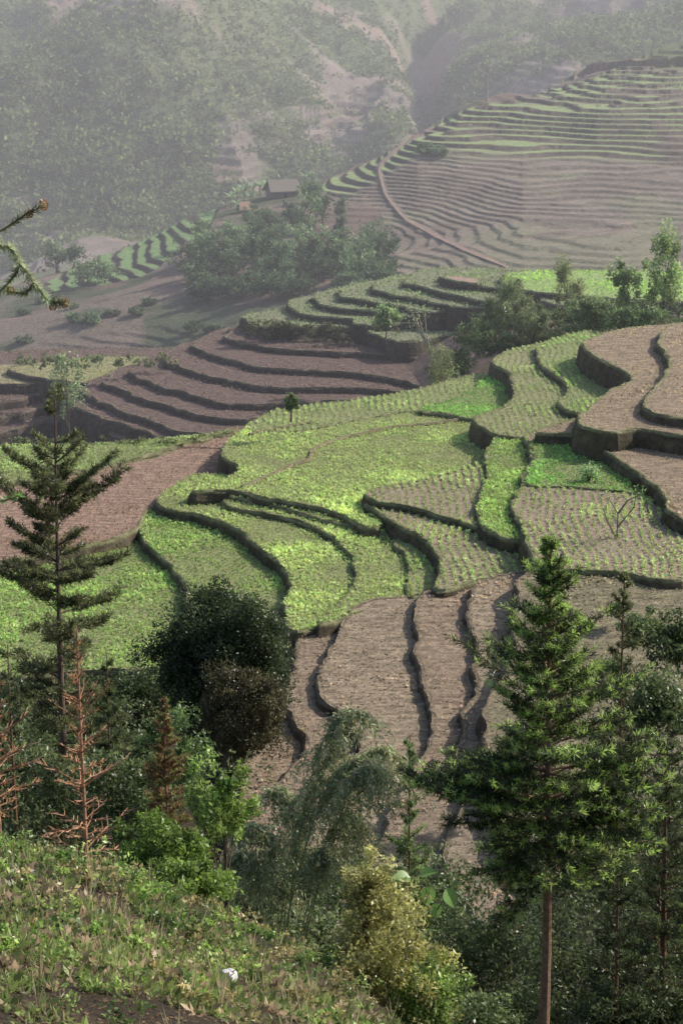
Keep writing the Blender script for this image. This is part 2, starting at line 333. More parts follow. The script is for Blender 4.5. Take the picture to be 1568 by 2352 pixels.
# brown terraces below
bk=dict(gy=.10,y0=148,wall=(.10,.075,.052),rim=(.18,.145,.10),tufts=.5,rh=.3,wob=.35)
slab(bf,[(560,1560),(690,1420),(900,1400),(900,1700),(760,2200),(400,2200),(540,1900)],-47.1,soilD,'stubble',(.26,.20,.145),**bk)
slab(bf,[(682,1450),(676,1540),(652,1610),(692,1668),(706,1715),(660,1780),(590,1850),(560,2100),(900,2200),(1000,1500),(900,1395),(780,1400)],-46.5,soilD,'stubble',(.27,.21,.15),**bk)
slab(bf,[(810,1392),(740,1530),(744,1590),(788,1645),(822,1715),(780,1790),(720,1900),(690,2100),(1000,2250),(1100,1500),(1050,1350),(930,1365)],-45.95,(.24,.19,.135),'stubble',(.28,.22,.155),**bk)
slab(bf,[(985,1356),(955,1440),(965,1560),(996,1640),(970,1740),(905,1850),(870,2050),(1150,2250),(1300,1500),(1180,1330)],-45.4,soilD,'stubble',(.27,.21,.15),**bk)
slab(bf,[(1100,1335),(1068,1400),(1082,1460),(1092,1550),(1060,1650),(1040,1740),(1072,1830),(1030,2000),(1300,2200),(1500,1500),(1300,1320)],-44.85,(.24,.19,.135),'stubble',(.28,.22,.155),**bk)
slab(bf,[(1220,1308),(1190,1400),(1180,1500),(1130,1600),(1110,1700),(1150,1850),(1300,2000),(2000,1900),(2000,1325),(1500,1308)],-43.6,(.18,.155,.10),'stubble',(.22,.20,.12),**bk)
# terraces across the ravine
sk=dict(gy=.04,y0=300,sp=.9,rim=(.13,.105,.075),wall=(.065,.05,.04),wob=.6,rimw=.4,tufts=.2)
sr=(.105,.074,.063)
slab('ravine_terrace',[(-300,1015),(0,990),(150,968),(270,1050),(400,1090),(900,1080),(900,850),(300,800),(-300,850)],-67.4,sr,'clods',(.15,.105,.09),**sk)
slab('ravine_terrace',[(-300,985),(0,957),(140,932),(250,1005),(360,1065),(700,1080),(900,900),(300,800),(-300,850)],-66.2,sr,'clods',(.15,.105,.09),**sk)
slab('ravine_terrace',[(-300,960),(0,925),(120,905),(230,975),(350,1040),(600,1080),(1000,1000),(900,850),(300,800),(-300,850)],-65,sr,'clods',(.15,.105,.09),**sk)
fr_=[[(150,905),(200,945),(300,980),(420,1010),(640,1010)],[(190,890),(235,922),(330,960),(450,995),(650,985)],[(245,868),(300,903),(400,936),(520,962),(700,950)],[(305,846),(350,878),(450,908),(560,928),(740,920)],[(380,814),(420,844),(500,868),(620,888),(800,890)],[(450,788),(500,818),(600,842),(720,850),(870,862)],[(520,765),(560,785),(640,800),(760,806),(900,815),(1000,840)]]
for k,e in enumerate(fr_):
    slab('ravine_terrace',e+[(1080,900),(1120,800),(1000,740),(e[0][0]+140,e[0][1]-45)],-63.5+.8*k,sr,'clods',(.15,.105,.09),**sk)
slab(gf,[(20,850),(120,872),(250,880),(340,838),(370,820),(200,818),(60,838)],-62.8,(.2,.19,.1),'stubble',(.2,.21,.1),**sk)
slab(gf,[(-200,880),(60,880),(120,855),(110,838),(-200,842)],-63.6,(.22,.19,.12),'stubble',(.2,.21,.1),**sk)
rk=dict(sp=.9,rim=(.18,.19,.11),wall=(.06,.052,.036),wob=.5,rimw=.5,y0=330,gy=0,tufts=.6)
rt=[[(572,738),(640,752),(760,748),(860,765),(960,780)],[(668,705),(715,724),(800,730),(880,745)],[(722,690),(775,706),(850,712),(950,725)],[(784,675),(840,690),(920,702),(1000,715)],[(858,660),(900,675),(980,690),(1080,705)],[(928,646),(980,660),(1040,675),(1110,690)],[(1010,635),(1060,648),(1110,658),(1200,668)]]
for k,e in enumerate(rt):
    slab(gf,e+[(1300,700),(1500,650),(1200,622),(e[0][0]+60,e[0][1]-28 if k<6 else 628)],[-56,-55,-54.1,-53.2,-52.3,-51.4,-50.6][k],(.125,.125,.08),'rough',(.14,.175,.085),**rk)
slab(gf,[(1150,640),(1200,665),(1350,680),(1500,690),(1900,700),(1900,625),(1568,622),(1300,622),(1180,626)],-49.8,(.17,.22,.085),'rough',(.19,.27,.08),**rk)
slab('bare_earth_field',[(1015,636),(1050,646),(1095,650),(1098,640),(1050,634)],-50.1,(.2,.135,.105),None,**rk)
# grass bunds crossing the main field
def bund(uv,z,w=.35):
    uv=np.array(uv,float); P=on_plane(uv[:,0],uv[:,1],z,0,0,0,0); n=60
    t=np.linspace(0,len(P)-1,n); P=np.stack([np.interp(t,np.arange(len(P)),P[:,k]) for k in range(3)],-1)
    P[:,0]+=fbm(P[:,0],P[:,1],3,3,2)*.25
    mb=MB(); tube(mb,P+np.array([0,0,.10]),w*.6,(.19,.165,.10),6,0); mb.build('grass_bund',[M_BANK])
bund([(555,1122),(640,1085),(700,1062),(730,1030),(790,1008),(900,985),(1000,975),(1090,962)],-45.2)
bund([(575,1000),(640,985),(720,972)],-45.1,.25)
# ---------------------------------------------------------------- crops + bank tufts
for i,s in enumerate(SL):
    Q=s['Q']; b0=Q.min(0); b1=Q.max(0); b0[0]=max(b0[0],-75 if s['sp']<.6 else -130); b1[0]=min(b1[0],75 if s['sp']<.6 else 130)
    cr=s['crop']
    if cr:
        sx,sy,size,npl=dict(lush=(.30,.34,.2,5),rows=(.66,.36,.22,5),stubble=(.5,.42,.15,3),clods=(.8,.8,.2,3),rough=(.6,.7,.3,3))[cr]
        gx_,gy_=np.meshgrid(np.arange(b0[0],b1[0],sx),np.arange(b0[1],b1[1],sy)); gx_=gx_.ravel();gy_=gy_.ravel()
        if cr=='stubble': gx_,gy_=np.meshgrid(np.arange(b0[0],b1[0],.36),np.arange(b0[1],b1[1],.66)); gx_=gx_.ravel();gy_=gy_.ravel()
        j=.5 if cr in('lush','clods','rough') else (.11 if cr=='rows' else .25)
        wv_=fbm(gx_*.15,gy_,9,2,31)*.6
        gx_=gx_+(R(len(gx_))-.5)*2*j*sx+wv_*(cr=='rows'); gy_=gy_+(R(len(gx_))-.5)*2*j*sy+(fbm(gx_,gy_,7,2,33)*1.5 if cr=='stubble' else 0)
        m=inpoly(gx_,gy_,Q[::2]); gx_=gx_[m];gy_=gy_[m]; z=s['pz'](gx_,gy_)
        keep=R(len(gx_))<(.93 if cr!='rough' else .8)
        for k2,s2 in enumerate(SL):
            if s2 is s: continue
            bb0=s2['Q'].min(0);bb1=s2['Q'].max(0); mm=np.where((gx_>bb0[0])&(gx_<bb1[0])&(gy_>bb0[1])&(gy_<bb1[1])&keep)[0]
            if len(mm)==0: continue
            ii=inpoly(gx_[mm],gy_[mm],s2['Q'][::3])&(s2['pz'](gx_[mm],gy_[mm])>z[mm]+.02); keep[mm[ii]]=False
        c=np.stack([gx_,gy_,z+.02],-1)[keep]
        if len(c):
            mb=MB(); n=len(c); pt=fbm(c[:,0],c[:,1],5,4,i)
            szk=(1+.45*pt)*(.7+.6*R(n)); idx=np.repeat(np.arange(n),npl)
            d=rdir(len(idx)); d[:,2]=np.abs(d[:,2])*.8+.25; d=unit(d)
            col=np.array(s['ccol'])*(1+.3*pt[:,None])*(1+.35*(R(n,1)-.5))*(1+.12*(R(n,3)-.5))
            if cr=='stubble': col=col*(.45+.75*R(n,1))
            col=col[idx]*(.75+.5*R(len(idx),1))
            sz=size*szk[idx]
            cc=c[idx]+np.c_[(R(len(idx),2)-.5)*size*.5,R(len(idx))*size*.3]
            leaves(mb,cc,sz,sz*.7,col,d,0,.3)
            mb.build('crop_plants' if cr in('lush','rows','rough') else 'stubble_clumps',[M_CROP],s['o'])
    # bank tufts
    L=len(Q); dp=s['deep']; n=int(L*s['sp']*15*s['tufts']*(1 if s['sp']<.6 else .8)*max(1,dp)); k=rng.integers(0,L,n)
    tq=Q[k]; m=(tq[:,0]>-75-60*(s['sp']>.6))&(tq[:,0]<75+60*(s['sp']>.6)); k=k[m]; n=len(k)
    if n:
        dz=R(n)**(1.3 if dp<1.5 else 1.)*dp; off=-.22+np.minimum(dz,1)*.40+.12*dz+R(n)*.08
        p=Q[k]+s['nm'][k]*off[:,None]+(R(n,2)-.5)*.25; p=np.c_[p,s['pz'](Q[k][:,0],Q[k][:,1])+.03-dz*(dz>.2)]
        mb=MB(); idx=np.repeat(np.arange(n),4); d=np.c_[s['nm'][k]*.3,np.full(n,.7)][idx]+rdir(len(idx))*.6; d=unit(d)
        base=np.where(dz[:,None]<.3,np.array(s['rim'])*.95,np.where(R(n,1)<.5,np.array([.075,.078,.035]),np.array([.11,.09,.055])))
        sz=(.07+.18*R(n)**3)*(1 if s['sp']<.6 else 2.)
        leaves(mb,p[idx]+(R(len(idx),3)-.5)*.15,sz[idx],sz[idx]*.35,(base*(.6+.8*R(n,1)))[idx],d)
        mb.build('bank_grass',[M_CROP],s['o'])
# ---------------------------------------------------------------- trees
def zat(v,y): return float(at_y(784,v,y)[2])
def px(y): return y/F
BR=(.10,.075,.055)
def fir(name,base,ztop,rad,crown0,nwh=16,col=(.035,.06,.02),tip=(.09,.15,.03),nl=.06,nw=.010,dens=1.,dead=0.,bark=(.12,.07,.045),trunk=.08,prof=None,lean=(0,0),updir=.25,seed=0,irr=0.,npn=12,droop=0.,tipf=.5):
    h=ztop-base[2]; mb=MB(); n=14; t=np.linspace(0,1,n)
    tr=np.stack([base[0]+lean[0]*t**2+np.sin(t*5+seed)*trunk*.4,base[1]+lean[1]*t+0*t,base[2]+h*t],-1)
    tube(mb,tr,trunk*(1-t*.93)+.004,bark,9)
    S0=[];S1=[]
    prof=prof or (lambda q:(1-q)**.75)
    for w in range(nwh):
        q=(w+.5*rng.random())/nwh; nb=rng.integers(5,8) if q<.9 else 4
        a0=rng.random()*6.28; wk=1+irr*rng.normal()
        for b in range(nb):
            if rng.random()>dens: continue
            f=crown0+(1-crown0)*(min(.985,q+irr*.06*rng.normal())); c=np.array([np.interp(f,t,tr[:,k]) for k in range(3)])
            a=a0+b*6.283/nb+rng.normal()*.25; L=rad*prof(q)*(.6+.6*rng.random()**(1+irr))*min(1.3,max(.5,wk))+.03*rad
            m=7; s=np.linspace(0,1,m); tilt=updir+.7*q+rng.normal()*(.08+irr*.2)-droop*(1-q)
            r=L*s; z=L*(tilt*s-.30*s*s*(1-q)*1.4+.22*s**3)
            wig=np.sin(s*4+a)*.05*L
            pts=np.stack([c[0]+math.cos(a)*r-math.sin(a)*wig,c[1]+math.sin(a)*r+math.cos(a)*wig,c[2]+z],-1)
            bc=np.array(bark)*.9
            tube(mb,pts,(.008+.10*trunk)*(1-.85*s)*1.0,bc,4)
            D=pts[-1]-pts[0]; D/=np.linalg.norm(D); side=np.array([-math.sin(a),math.cos(a),0])
            for kk in range(2,m):
                S0.append(pts[kk-1]);S1.append(pts[kk])
            nt_=max(3,int(9*L/rad)+2)
            if dead>.5: nt_=max(2,nt_//2)
            for kk in range(nt_):
                sp_=.2+.8*(kk+rng.random()*.6)/nt_; p=np.array([np.interp(sp_,s,pts[:,k]) for k in range(3)])
                for sg in(-1,1):
                    if rng.random()>.9: continue
                    l=L*(.36-.2*sp_)*(.6+.8*rng.random())+.03*rad
                    dd=D*.75+side*sg*.7+np.array([0,0,.08+.25*rng.random()-.18*(1-q)]); dd/=np.linalg.norm(dd)
                    e=p+dd*l; S0.append(p);S1.append(e)
                    if l>.2*rad and dead<.5:
                        for g in(-1,1):
                            dd2=dd*.8+np.cross(dd,[0,0,1])*g*.5; S0.append(p+dd*l*.5);S1.append(p+dd*l*.5+dd2*l*.45)
    S0=np.array(S0);S1=np.array(S1); ln=np.linalg.norm(S1-S0,axis=1)
    w_=unit(np.cross(S1-S0,rdir(len(S0))))*(.006 if not dead else .007)
    mb.add(np.stack([S0-w_,S1-w_*.4,S1+w_*.4,S0+w_],1),np.array(bark)*1.,1)
    rep=np.maximum(1,(ln/(nl*1.1)).astype(int)); ii=np.repeat(np.arange(len(S0)),rep)
    fr0=np.concatenate([np.arange(r)/r for r in rep]); fr1=fr0+1/rep[ii]
    A=S0[ii]+(S1-S0)[ii]*fr0[:,None];B=S0[ii]+(S1-S0)[ii]*fr1[:,None]
    colr=np.array(col); tipc=np.array(tip)
    alive=R(len(A))>dead; A=A[alive];B=B[alive]; last=(fr1[alive]>.99)[:,None]
    i=np.repeat(np.arange(len(A)),npn); tt_=R(len(i),1); ax=unit(B-A)[i]
    c=A[i]+(B-A)[i]*tt_; d=unit(ax*.8+rdir(len(i))*.9)
    k=(.55+.9*R(len(A),1))[i]; L_=last[i]&(R(len(A),1)<tipf)[i]
    cc=np.where(L_,colr*.3+tipc*.9,colr)*k
    leaves(mb,c,nl*(.7+.6*R(len(i))),nw,cc,d)
    return mb.build(name,[M_LEAF,M_BARK])
def broad(name,base,ctr,rx,ry,rz,ncl,nleaf,leaf,col,col2=None,bark=BR,trunk=.1,clr=.22,aspect=.5,hang=0.,limbs=16,mb=None,hollow=.45,lj=.14,mat=None):
    own=mb is None; mb=mb or MB(); ctr=np.array(ctr,float); base=np.array(base,float)
    dd=rdir(ncl); r=(hollow+(1-hollow)*R(ncl,1)**.6); lump=1+.22*np.sin(dd[:,:1]*4+base[0])*np.cos(dd[:,1:2]*5+base[1])+lj*rng.normal(size=(ncl,1))
    cl=ctr+dd*r*lump*np.array([rx,ry,rz])
    top=ctr-np.array([0,0,rz*.1]); t=np.linspace(0,1,6)[:,None]
    if trunk>0:
        tr=base+(top-base)*t+np.c_[np.sin(t*4)*rx*.06,np.cos(t*3)*ry*.05,0*t]; tube(mb,tr,trunk*(1-.7*t[:,0]),bark,7)
        for k in range(min(limbs,ncl)):
            f=.35+.6*rng.random(); p=base+(top-base)*f; e=cl[k]; mid=(p+e)/2+np.array([0,0,.12*rz])
            tube(mb,np.array([p,mid,e]),[trunk*.45,trunk*.25,trunk*.08],bark,4)
    ck=(.6+.8*R(ncl,1)); idx=rng.integers(0,ncl,nleaf)
    s=clr*np.array([rx,ry,rz])*(.5+1.*R(ncl,1))[idx]
    off=rng.normal(size=(nleaf,3)); off=off/np.maximum(1,np.linalg.norm(off,axis=1,keepdims=True)/1.6)
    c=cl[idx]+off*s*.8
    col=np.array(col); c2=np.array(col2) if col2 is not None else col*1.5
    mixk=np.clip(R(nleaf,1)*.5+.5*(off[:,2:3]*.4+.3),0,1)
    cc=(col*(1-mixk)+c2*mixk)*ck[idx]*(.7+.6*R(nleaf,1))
    d=rdir(nleaf); d[:,2]-=hang; d=unit(d)
    sz=leaf*(.6+.8*R(nleaf))
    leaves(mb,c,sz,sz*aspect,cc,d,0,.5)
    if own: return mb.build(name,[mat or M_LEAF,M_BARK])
def P_(u,v,y): return at_y(u,v,y)
# main conifers
fir('fir_tree',ground(1238,27),zat(1240,27),1.5,.44,nwh=30,nl=.085,nw=.013,col=(.026,.038,.017),tip=(.20,.28,.07),trunk=.085,bark=(.19,.12,.085),updir=.10,irr=.22,npn=17,tipf=.5,
    prof=lambda q: (.6+.6*min(1,q/.25) if q<.25 else 1.2*(1-(q-.25)/.75)**1.2)*.85)
fir('fir_tree',ground(165,45),zat(920,45),1.2,.2,nwh=36,nl=.13,nw=.02,col=(.036,.042,.02),tip=(.10,.11,.045),dens=.72,trunk=.13,lean=(.2,0),updir=-.02,irr=.55,npn=14,
    prof=lambda q:.8+.3*(1-q) if q<.8 else max(.2,.87-(q-.8)*3.0),bark=(.10,.07,.055),droop=.2)
fir('dead_fir_tree',ground(205,23),zat(1450,23),.50,.35,nwh=13,dead=.94,trunk=.03,bark=(.28,.16,.10),updir=.35,nl=.05,nw=.008,col=(.26,.15,.07),tip=(.25,.14,.07),irr=.3)
fir('dead_fir_tree',ground(10,22),zat(1560,22),.5,.5,nwh=11,dead=.93,trunk=.025,bark=(.28,.16,.10),updir=.3,nl=.05,nw=.008,col=(.26,.15,.07),tip=(.25,.14,.07),irr=.3)
fir('fir_tree',ground(395,25),zat(1605,25),.36,.5,nwh=13,nl=.05,nw=.009,col=(.11,.06,.035),tip=(.10,.13,.04),trunk=.03,bark=(.2,.09,.06),irr=.3)
fir('fir_tree',ground(935,36),zat(1690,36),.6,.3,nwh=16,nl=.07,nw=.012,col=(.06,.085,.035),tip=(.14,.19,.07),dens=.8,trunk=.04,irr=.2)
fir('fir_tree',ground(1395,44),zat(1315,44),.9,.3,nwh=22,nl=.10,nw=.015,col=(.035,.043,.02),tip=(.09,.10,.04),dens=.7,trunk=.08,irr=.4,droop=.2)
fir('fir_tree',ground(1500,31),zat(1640,31),1.1,.15,nwh=20,nl=.08,nw=.013,col=(.022,.030,.014),tip=(.07,.095,.03),trunk=.08,irr=.3)
fir('fir_tree',ground(1600,36),zat(1400,36),1.2,.15,nwh=24,nl=.09,nw=.015,col=(.025,.034,.016),tip=(.08,.11,.03),trunk=.09,irr=.3)
fir('fir_tree',ground(1400,30),zat(1900,30),.9,.05,nwh=14,nl=.08,nw=.013,col=(.022,.030,.014),tip=(.05,.07,.025),trunk=.05,irr=.3)
fir('fir_tree',ground(1150,33),zat(1960,33),.62,.1,nwh=12,nl=.07,nw=.012,col=(.06,.045,.025),tip=(.10,.09,.04),trunk=.04,bark=(.2,.10,.07),irr=.3)
fir('fir_tree',ground(60,38),zat(1480,38),.9,.2,nwh=16,nl=.10,nw=.018,col=(.038,.045,.022),tip=(.08,.10,.04),dens=.7,trunk=.06,irr=.4)
fir('fir_tree',ground(275,40),zat(1500,40),.75,.1,nwh=18,nl=.10,nw=.018,col=(.038,.045,.022),tip=(.09,.11,.04),dens=.7,trunk=.05,irr=.4)
# round evergreen
b=np.array([*P_(515,1700,128)[:2],-51.]); zc_=(zat(1345,128)+zat(1700,128))/2
broad('round_evergreen_tree',b,[b[0],128,zc_],3.7,3.5,4.3,330,90000,.19,(.018,.027,.012),(.052,.068,.03),trunk=.3,clr=.17,hollow=.65)
broad('bushy_evergreen_tree',[*P_(545,1700,122)[:2],-50],[*P_(550,1640,122)[:2],zat(1640,122)],2.3,2.2,2.6,140,30000,.17,(.033,.032,.014),(.066,.06,.03),trunk=.15,hollow=.55,clr=.18)
# shrubs in front
def shrub(name,u,v,y,rx,rz,n,leaf,col,col2,trunk=.02,asp=.45,ncl=60,lj=.22,**k):
    c=P_(u,v,y); g=ground(u,y)
    broad(name,[c[0],y,min(g[2],c[2]-rz*px(y)*.8)],c,rx*px(y),rx*px(y),rz*px(y),ncl,n,leaf,col,col2,trunk=trunk,aspect=asp,lj=lj,**k)
YG=(.08,.12,.03); YG2=(.21,.29,.075)
shrub('leafy_shrub',370,1965,19,110,110,7000,.055,(.03,.055,.015),(.14,.21,.04),ncl=44,hollow=.25)
shrub('leafy_shrub',515,1850,19.5,80,130,3200,.055,YG,YG2,ncl=40,hollow=.1,clr=.2,lj=.4)
shrub('leafy_shrub',430,2040,18,90,70,3000,.055,(.04,.07,.015),(.16,.23,.05),ncl=30)
shrub('yellow_green_bush',890,2190,15.5,140,140,10000,.04,(.09,.09,.03),(.30,.29,.11),ncl=70,hollow=.3)
shrub('yellow_green_bush',840,2040,15.6,65,90,2800,.04,(.12,.12,.04),(.33,.32,.13),ncl=32,hollow=.1,clr=.25,lj=.35)
shrub('leafy_shrub',985,2290,15.2,90,90,3500,.04,(.05,.09,.02),(.19,.25,.07))
shrub('leafy_shrub',400,1730,44,90,110,5000,.10,(.04,.065,.025),(.11,.16,.055),ncl=30)
shrub('leafy_shrub',90,1850,40,150,120,8000,.10,(.035,.045,.02),(.08,.10,.04))
shrub('leafy_shrub',290,1830,34,120,110,7000,.09,(.035,.045,.02),(.09,.12,.045))
# understory mass
mb=MB()
for (u,v,y,rx,rz,n,c) in [(1100,2180,30,150,150,6000,.8),(1320,2250,33,180,160,8000,.6),(1500,2200,38,160,220,8000,.5),(1180,2330,31,160,90,5000,.8),(1450,2330,30,160,120,6000,.6),(1000,2080,38,110,110,4500,1.),
      (700,2170,30,150,70,5000,1.1),(560,2080,30,120,80,4500,1.),(1500,1900,55,160,220,7000,.6),(1300,1990,60,160,160,6000,.7),(1080,2350,20,110,70,3000,1.1),(860,2040,55,130,90,3500,1.1),(60,1990,22,120,50,3500,1.1),(180,1760,70,230,100,9000,.8),(40,1660,80,180,90,8000,.8),(700,2030,60,120,90,4000,1.),
      (1480,1450,120,50,35,3500,1.2),(1560,1480,110,70,60,5000,1.),(1400,1540,115,40,30,2500,1.1),(1500,1620,100,110,70,7000,.9),(1420,1400,140,25,16,1200,1.4),
      (330,1590,138,90,55,7000,.75),(200,1610,140,90,50,6000,.8),(60,1600,140,90,45,6000,.8)]:
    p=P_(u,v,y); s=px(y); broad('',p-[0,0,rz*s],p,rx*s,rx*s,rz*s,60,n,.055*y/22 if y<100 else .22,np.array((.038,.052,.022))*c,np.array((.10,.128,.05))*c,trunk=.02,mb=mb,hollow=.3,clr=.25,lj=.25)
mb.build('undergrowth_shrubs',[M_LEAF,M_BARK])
# bamboo
def bamboo(name,specs,y,leaf,nl,col,culm=.012,ccol=(.17,.20,.09)):
    mb=MB()
    for (u0,v0,u1,v1,u2,v2,dy) in specs:
        a,b_,c=P_(u0,v0,y),P_(u1,v1,y+dy),P_(u2,v2,y+dy*1.4)
        t=np.linspace(0,1,24)[:,None]; pts=(1-t)**2*a+2*t*(1-t)*b_+t*t*c
        tube(mb,pts,culm*(1-.8*t[:,0]),ccol,5)
        n=nl//7; s=.3+.7*R(n); p=np.stack([np.interp(s,t[:,0],pts[:,k]) for k in range(3)],-1)
        L_=(.12+.45*R(n))*y/26; tw=rdir(n); tw[:,2]*=.3; pv=p
        for kk in range(7):
            f=(kk+1)/7; q=p+tw*(L_*f*.9)[:,None]; q[:,2]-=L_*f*f*.8
            w_=np.array([.0015*y/26,0,0]); mb.add(np.stack([pv-w_,q-w_,q+w_,pv+w_],1),np.array(ccol)*.8,1)
            pv=q; idx=np.repeat(np.arange(n),4); d=rdir(len(idx))*.9; d[:,2]-=.75; d=unit(d)
            leaves(mb,q[idx]+rdir(len(idx))*.03,leaf*(.6+.8*R(len(idx))),leaf*.24,jit(col,len(idx),.5,.15),d)
    return mb.build(name,[M_LEAF,M_BARK])
bamboo('weeping_bamboo',[(640,2150,690,1800,790,1690,.3),(650,2160,760,1600,900,1790,0),(690,2150,830,1520,960,1800,.5),(620,2140,640,1850,560,1900,-.4),(700,2160,850,1560,880,1850,-.5),(660,2150,700,1750,620,1820,.6),(600,2120,600,1900,520,1980,0),(690,2170,820,1700,820,1960,.2),(660,2150,720,1500,860,1660,.2),(650,2150,680,1950,560,2040,.3),(700,2160,780,1850,720,1990,-.3)],27,.085,640,(.185,.20,.115))
# broad-leaved plant
mb=MB(); bp=P_(985,2130,16)
for (u,v,r,dx,dz) in [(930,2015,27,-.6,.2),(975,2005,24,.6,.3),(985,2050,25,-.3,-.9),(1030,2055,27,.5,-.9),(905,2020,20,-1,-.2),(1000,2085,20,.2,-1)]:
    p=P_(u,v,16); tube(mb,np.array([bp,(bp+p)/2+[0,0,.04],p]),[.006,.005,.003],(.1,.14,.04),5)
    L=r*px(16)*2; dirv=unit(np.array([dx,-.35,dz])); sd=unit(np.cross(dirv,[0,-.5,1.])); up_=np.cross(sd,dirv)
    s=np.linspace(0,1,9); w=np.sin(np.pi*s**.7)*L*.38; mid=p+dirv*(s*L)[:,None]-up_*(.15*L*s*s)[:,None]-dirv*L*.3
    for sg in(-1,1):
        e=mid+sd*(sg*w)[:,None]+up_*(w*.25)[:,None]
        q=np.stack([mid[:-1],mid[1:],e[1:],e[:-1]],1); mb.add(q,np.array((.11,.19,.05)) if sg>0 else np.array((.09,.16,.045)),0)
mb.build('broad_leaved_plant',[M_LEAF,M_BARK])
# near fir branches at left edge (tree stands just outside the view)
mb=MB(); tx=-1.42; g0=ground(-500,6.)
tube(mb,np.array([[tx,6,g0[2]-.3],[tx+.02,6,-1],[tx,6,1.2],[tx-.03,6,3]]),[.09,.08,.06,.03],(.13,.085,.06),8)
def nb(pts,n,nl,col,tip):
    pts=np.array(pts); tube(mb,pts,np.linspace(.005,.002,len(pts)),(.16,.12,.07),6)
    for k in range(len(pts)-1): needles(mb,pts[k:k+1],pts[k+1:k+2],n,nl,.0028,np.array(col),np.array(tip),.8)
def cone(p,r,col=(.20,.11,.055)):
    k=np.arange(70); f=k/70; th=k*2.4; c=p+np.stack([np.cos(th)*r*np.sin(np.pi*(f*.9+.1)),np.sin(th)*r*np.sin(np.pi*(f*.9+.1)),(f-.5)*r*3.2],-1)
    dd=unit(np.stack([np.cos(th),np.sin(th),.5+0*th],-1)); leaves(mb,c,r*.8,r*.7,jit(col,70),dd)
st=np.array([tx,6,-.75])
nb([st,P_(-120,600,6),P_(20,520,6),P_(60,492,6),P_(98,474,6)],70,.024,(.10,.12,.05),(.16,.18,.08))
nb([P_(-120,600,6),P_(-20,560,6),P_(25,570,6),P_(50,610,6),P_(80,650,6),P_(110,690,6),P_(150,697,6)],150,.026,(.17,.19,.12),(.26,.29,.18))
nb([P_(50,610,6),P_(20,650,6),P_(-20,690,6)],80,.022,(.12,.14,.07),(.2,.24,.1))
nb([P_(80,650,6),P_(60,675,6),P_(20,670,6)],80,.02,(.12,.14,.07),(.2,.24,.1))
nb([P_(-120,1150,6),P_(10,1150,6),P_(45,1138,6)],60,.022,(.08,.14,.05),(.15,.26,.07))
for (u,v,r) in [(100,472,.009),(68,492,.007),(150,697,.008),(122,704,.007),(25,668,.007)]: cone(P_(u,v,6),r)
mb.build('fir_tree',[M_LEAF,M_BARK])
# mid distance trees
def tree_at(name,u,vb,vt,y,rx,n,leaf,col,col2,zb=None,trunk=.12,ncl=50,low=.2,**k):
    s=px(y); zb=zat(vb,y) if zb is None else zb; zt=zat(vt,y); x=P_(u,vb,y)[0]; h=zt-zb; c=[x,y,zb+h*(low+(1-low)/2)]
    broad(name,[x,y,zb-1.],c,rx*s,rx*s,h*(1-low)/2,ncl,n,leaf,col,col2,trunk=trunk,**k)
OL=(.08,.095,.05); OL2=(.16,.185,.09)
tree_at('willow_tree',1015,880,785,245,36,3800,.35,(.12,.145,.065),(.2,.225,.10),aspect=.2,hang=.8,zb=-53,trunk=.15)
tree_at('bamboo_clump',1165,820,635,262,48,6500,.5,OL,OL2,aspect=.18,hang=.3,ncl=35)
tree_at('bamboo_clump',1225,800,690,258,35,3000,.5,OL,OL2,aspect=.18,ncl=25)
tree_at('bamboo_clump',1300,760,600,285,30,3600,.55,(.10,.12,.055),(.18,.2,.09),aspect=.18,ncl=25)
tree_at('broadleaf_tree',1520,745,540,265,44,4500,.36,(.10,.14,.055),(.21,.28,.10),ncl=32)
tree_at('broadleaf_tree',1435,740,605,262,32,2500,.36,(.09,.12,.05),(.19,.25,.10),ncl=24)
tree_at('broadleaf_tree',1360,770,680,250,55,5000,.34,(.07,.10,.045),(.15,.2,.085))
tree_at('broadleaf_tree',1450,770,700,245,55,4000,.34,(.06,.09,.04),(.13,.18,.075))
tree_at('broadleaf_tree',885,765,700,300,34,1800,.45,(.09,.13,.06),(.18,.24,.1),ncl=20)
tree_at('broadleaf_tree',155,905,800,285,36,1500,.38,(.10,.14,.07),(.18,.23,.11),zb=-66,ncl=24,low=.4)
tree_at('edge_bush',668,945,905,200,14,1500,.2,(.04,.065,.025),(.09,.125,.05),low=0)
tree_at('edge_bush',1540,1320,1190,165,45,5000,.24,(.04,.06,.02),(.08,.12,.04))
tree_at('edge_bush',1350,1115,1062,175,30,500,.24,(.14,.21,.10),(.22,.30,.15),hollow=.1,low=0)
mb=MB()
for (u,v,y,rx,rz,n) in [(1090,775,272,45,35,2500),(1150,790,258,60,35,3000),(1230,775,262,80,30,4000),(1320,745,268,70,35,3500),(1410,740,262,70,30,3500),(1520,740,262,70,30,3500),(1060,830,262,35,35,1800),(1120,745,285,50,30,2500),(1200,720,290,70,25,3000)]:
    p=P_(u,v,y); s=px(y); broad('',p-[0,0,rz*s],p,rx*s,rx*s,rz*s,40,n,.34,(.05,.068,.035),(.13,.165,.075),trunk=.05,mb=mb,hollow=.3,lj=.25)
for k in range(110):  # scrub on banks of the ravine ridge
    u=570+rng.random()*440; v=750+(u-570)*.07+rng.normal()*9; p=P_(u,v,322); broad('',p-[0,0,1],p,.5+.8*rng.random(),.9,.3+.5*rng.random(),8,90,.33,(.06,.062,.035),(.14,.14,.08),trunk=0,mb=mb,hollow=.2)
for k in range(40):
    u=700+rng.random()*330; v=800+rng.normal()*18; p=P_(u,v,318); broad('',p-[0,0,1],p,.4+.5*rng.random(),.9,.3+.3*rng.random(),5,50,.3,(.07,.062,.04),(.13,.12,.08),trunk=0,mb=mb,hollow=.2)
